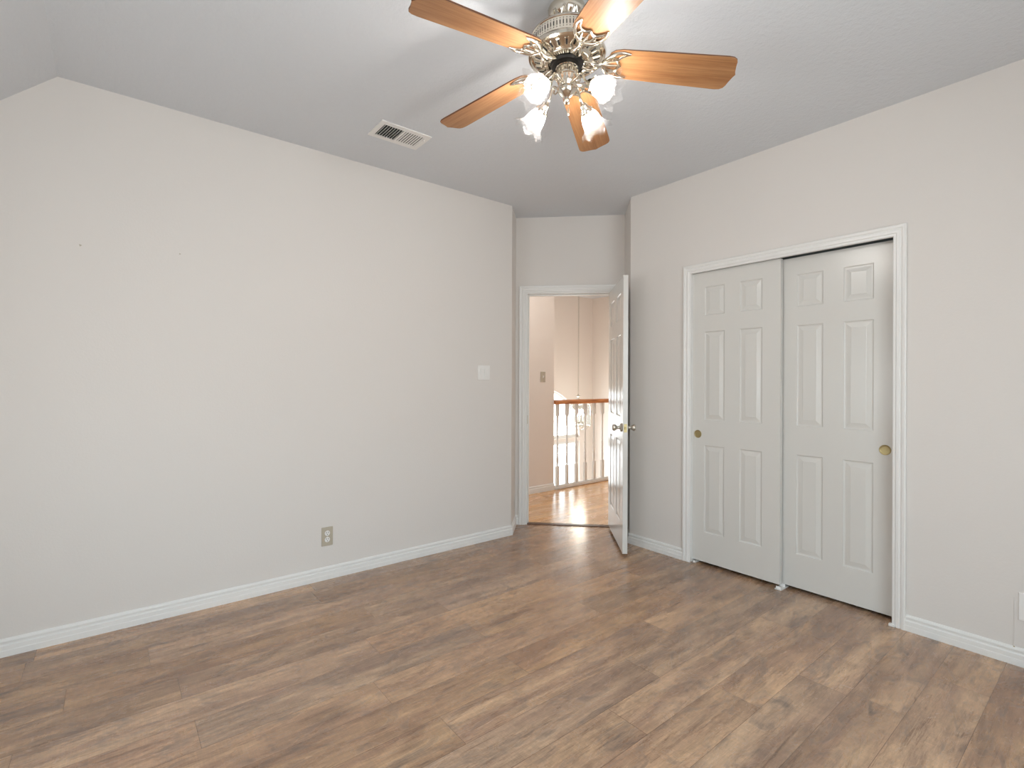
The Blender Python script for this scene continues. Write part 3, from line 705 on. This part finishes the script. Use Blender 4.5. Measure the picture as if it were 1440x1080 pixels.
lathe(bm, [(.0175, .268), (.011, .276), (.0085, .284), (.012, .296), (.0150, .33), (.0155, .36), (.012, .392), (.0095, .398), (.0145, .404), (.0145, .412), (.0095, .418), (.0115, .44), (.0135, .48), (.011, .505), (.009, .512), (.014, .518), (.014, .528), (.010, .535), (.0095, .60), (.0100, .70), (.0115, .80), (.0125, .850), (.0175, .874)], 16)
b0 = link('baluster', bm, TRIM, rl, True); n = 0; x = 4.156 - XH
while x < L1 - .05:
    o = b0 if n == 0 else b0.copy()
    if n: COL.objects.link(o); o.parent = rl
    o.location = (x, .008, 0); x += .1603; n += 1

# ------------------------------------------------------------------ hanging lantern in the stairwell
LX, LY = 5.385, 5.17
la = empty('hanging_lantern', (LX, LY, H)); tag(la, 'nickel cage lantern with lit candle bulbs hanging on a long chain', 'lantern')
bm = nb(); lathe(bm, [(0, 0), (.06, 0), (.062, -.008), (.045, -.022), (.012, -.030), (0, -.03)], 24); link('canopy', bm, SATIN, la, True)
bm = nb(); z = H - .03; i = 0
while z > 1.095:
    pts = []
    for q in range(9):
        t = 2 * PI * q / 8; p = Vector((.0085 * math.cos(t), 0, .019 * math.sin(t)))
        if i % 2: p = Vector((0, p.x, p.z))
        pts.append(p + Vector((0, 0, z - .016 - H)))
    tube(bm, pts, .0028, 5, smooth=False); z -= .031; i += 1
link('chain', bm, SATIN, la, True)
bm = nb(); lathe(bm, [(0, 1.10 - H), (.008, 1.095 - H), (.012, 1.085 - H), (.022, 1.075 - H), (.030, 1.068 - H), (.018, 1.055 - H), (.010, 1.04 - H), (.010, 1.0 - H), (0, 1.0 - H)], 18)
for i in range(6):
    t = 2 * PI * i / 6; cs, sn = math.cos(t), math.sin(t)
    tube(bm, [(.008 * cs, .008 * sn, 1.066 - H), (.045 * cs, .045 * sn, 1.075 - H)], [.005, .002], 6, smooth=False)
link('crown', bm, SATIN, la, True)
def hexpts(r, z): return [Vector((r * math.cos(PI / 3 * i + .3), r * math.sin(PI / 3 * i + .3), z - H)) for i in range(6)]
top, bot, tip = hexpts(.175, .935), hexpts(.185, .635), hexpts(.10, .575)
bm = nb()
for i in range(6):
    j = (i + 1) % 6
    for p, q in ((top[i], top[j]), (bot[i], bot[j]), (tip[i], tip[j]), (top[i], bot[i]), (bot[i], tip[i]), (top[i], Vector((0, 0, 1.035 - H)))):
        tube(bm, [p, q], .0045, 6, smooth=False)
link('cage', bm, SATIN, la, True)
for i in range(6):
    j = (i + 1) % 6; bm = nb(); n_ = ((top[i] + top[j]) / 2); n_ = Vector((n_.x, n_.y, 0)).normalized() * .002
    f = [top[i], top[j], bot[j], bot[i]]; a = [bm.verts.new(p - n_) for p in f]; b = [bm.verts.new(p - n_ * 1.8) for p in f]
    bm.faces.new(a); bm.faces.new(b)
    for q in range(4): bm.faces.new((a[q], a[(q + 1) % 4], b[(q + 1) % 4], b[q]))
    link('glass_panel', bm, PANE, la)
bm = nb(); tube(bm, [(0, 0, 1.0 - H), (0, 0, .66 - H)], .006, 8, smooth=False); lathe(bm, [(0, .70 - H), (.022, .695 - H), (.026, .68 - H), (.010, .66 - H), (0, .655 - H)], 18)
for i in range(4):
    t = PI / 2 * i + .5; cs, sn = math.cos(t), math.sin(t); tube(bm, [(.01 * cs, .01 * sn, .68 - H), (.045 * cs, .045 * sn, .665 - H), (.070 * cs, .070 * sn, .690 - H)], .004, 6)
    lathe(bm, [(0, .690 - H), (.020, .692 - H), (.022, .699 - H), (.009, .697 - H)], 14, Matrix.Translation((.070 * cs, .070 * sn, 0)))
link('candle_cluster', bm, SATIN, la, True)
for i in range(4):
    t = PI / 2 * i + .5; c2, s3 = math.cos(t) * .070, math.sin(t) * .070
    bm = nb(); lathe(bm, [(0, .695 - H), (.010, .695 - H), (.010, .775 - H), (0, .778 - H)], 12, Matrix.Translation((c2, s3, 0))); cs_ = link('candle_sleeve', bm, PLASTIC, la, True)
    bm = nb(); lathe(bm, [(0, .776 - H), (.008, .780 - H), (.016, .800 - H), (.0165, .815 - H), (.010, .845 - H), (.003, .865 - H), (0, .868 - H)], 14, Matrix.Translation((c2, s3, 0))); link('candle_bulb', bm, CANDLE, cs_, True)

# ------------------------------------------------------------------ unseen ceiling lights, added to brighten the hall
HL = emit('added_lamp_diffuser', (1, .95, .90, 1), 19)  # glow of the added hall lights
def added_lamp(x, y, label):
    r = empty('added_hall_lamp', (x, y, H)); tag(r, label, 'added light')
    bm = nb(); lathe(bm, [(0, 0), (.165, 0), (.17, -.008), (.165, -.022), (.15, -.026), (0, -.026)], 36); link('lamp_base', bm, SATIN, r, True)
    bm = nb(); lathe(bm, [(.15, -.026), (.148, -.045), (.12, -.075), (.07, -.095), (0, -.102)], 36); link('diffuser', bm, HL, r, True)
added_lamp(3.3, 3.9, 'added unseen flush light brightening the hall, nearest the doorway')
added_lamp(5.6, 3.5, 'added unseen flush light brightening the hall, beyond the open door')
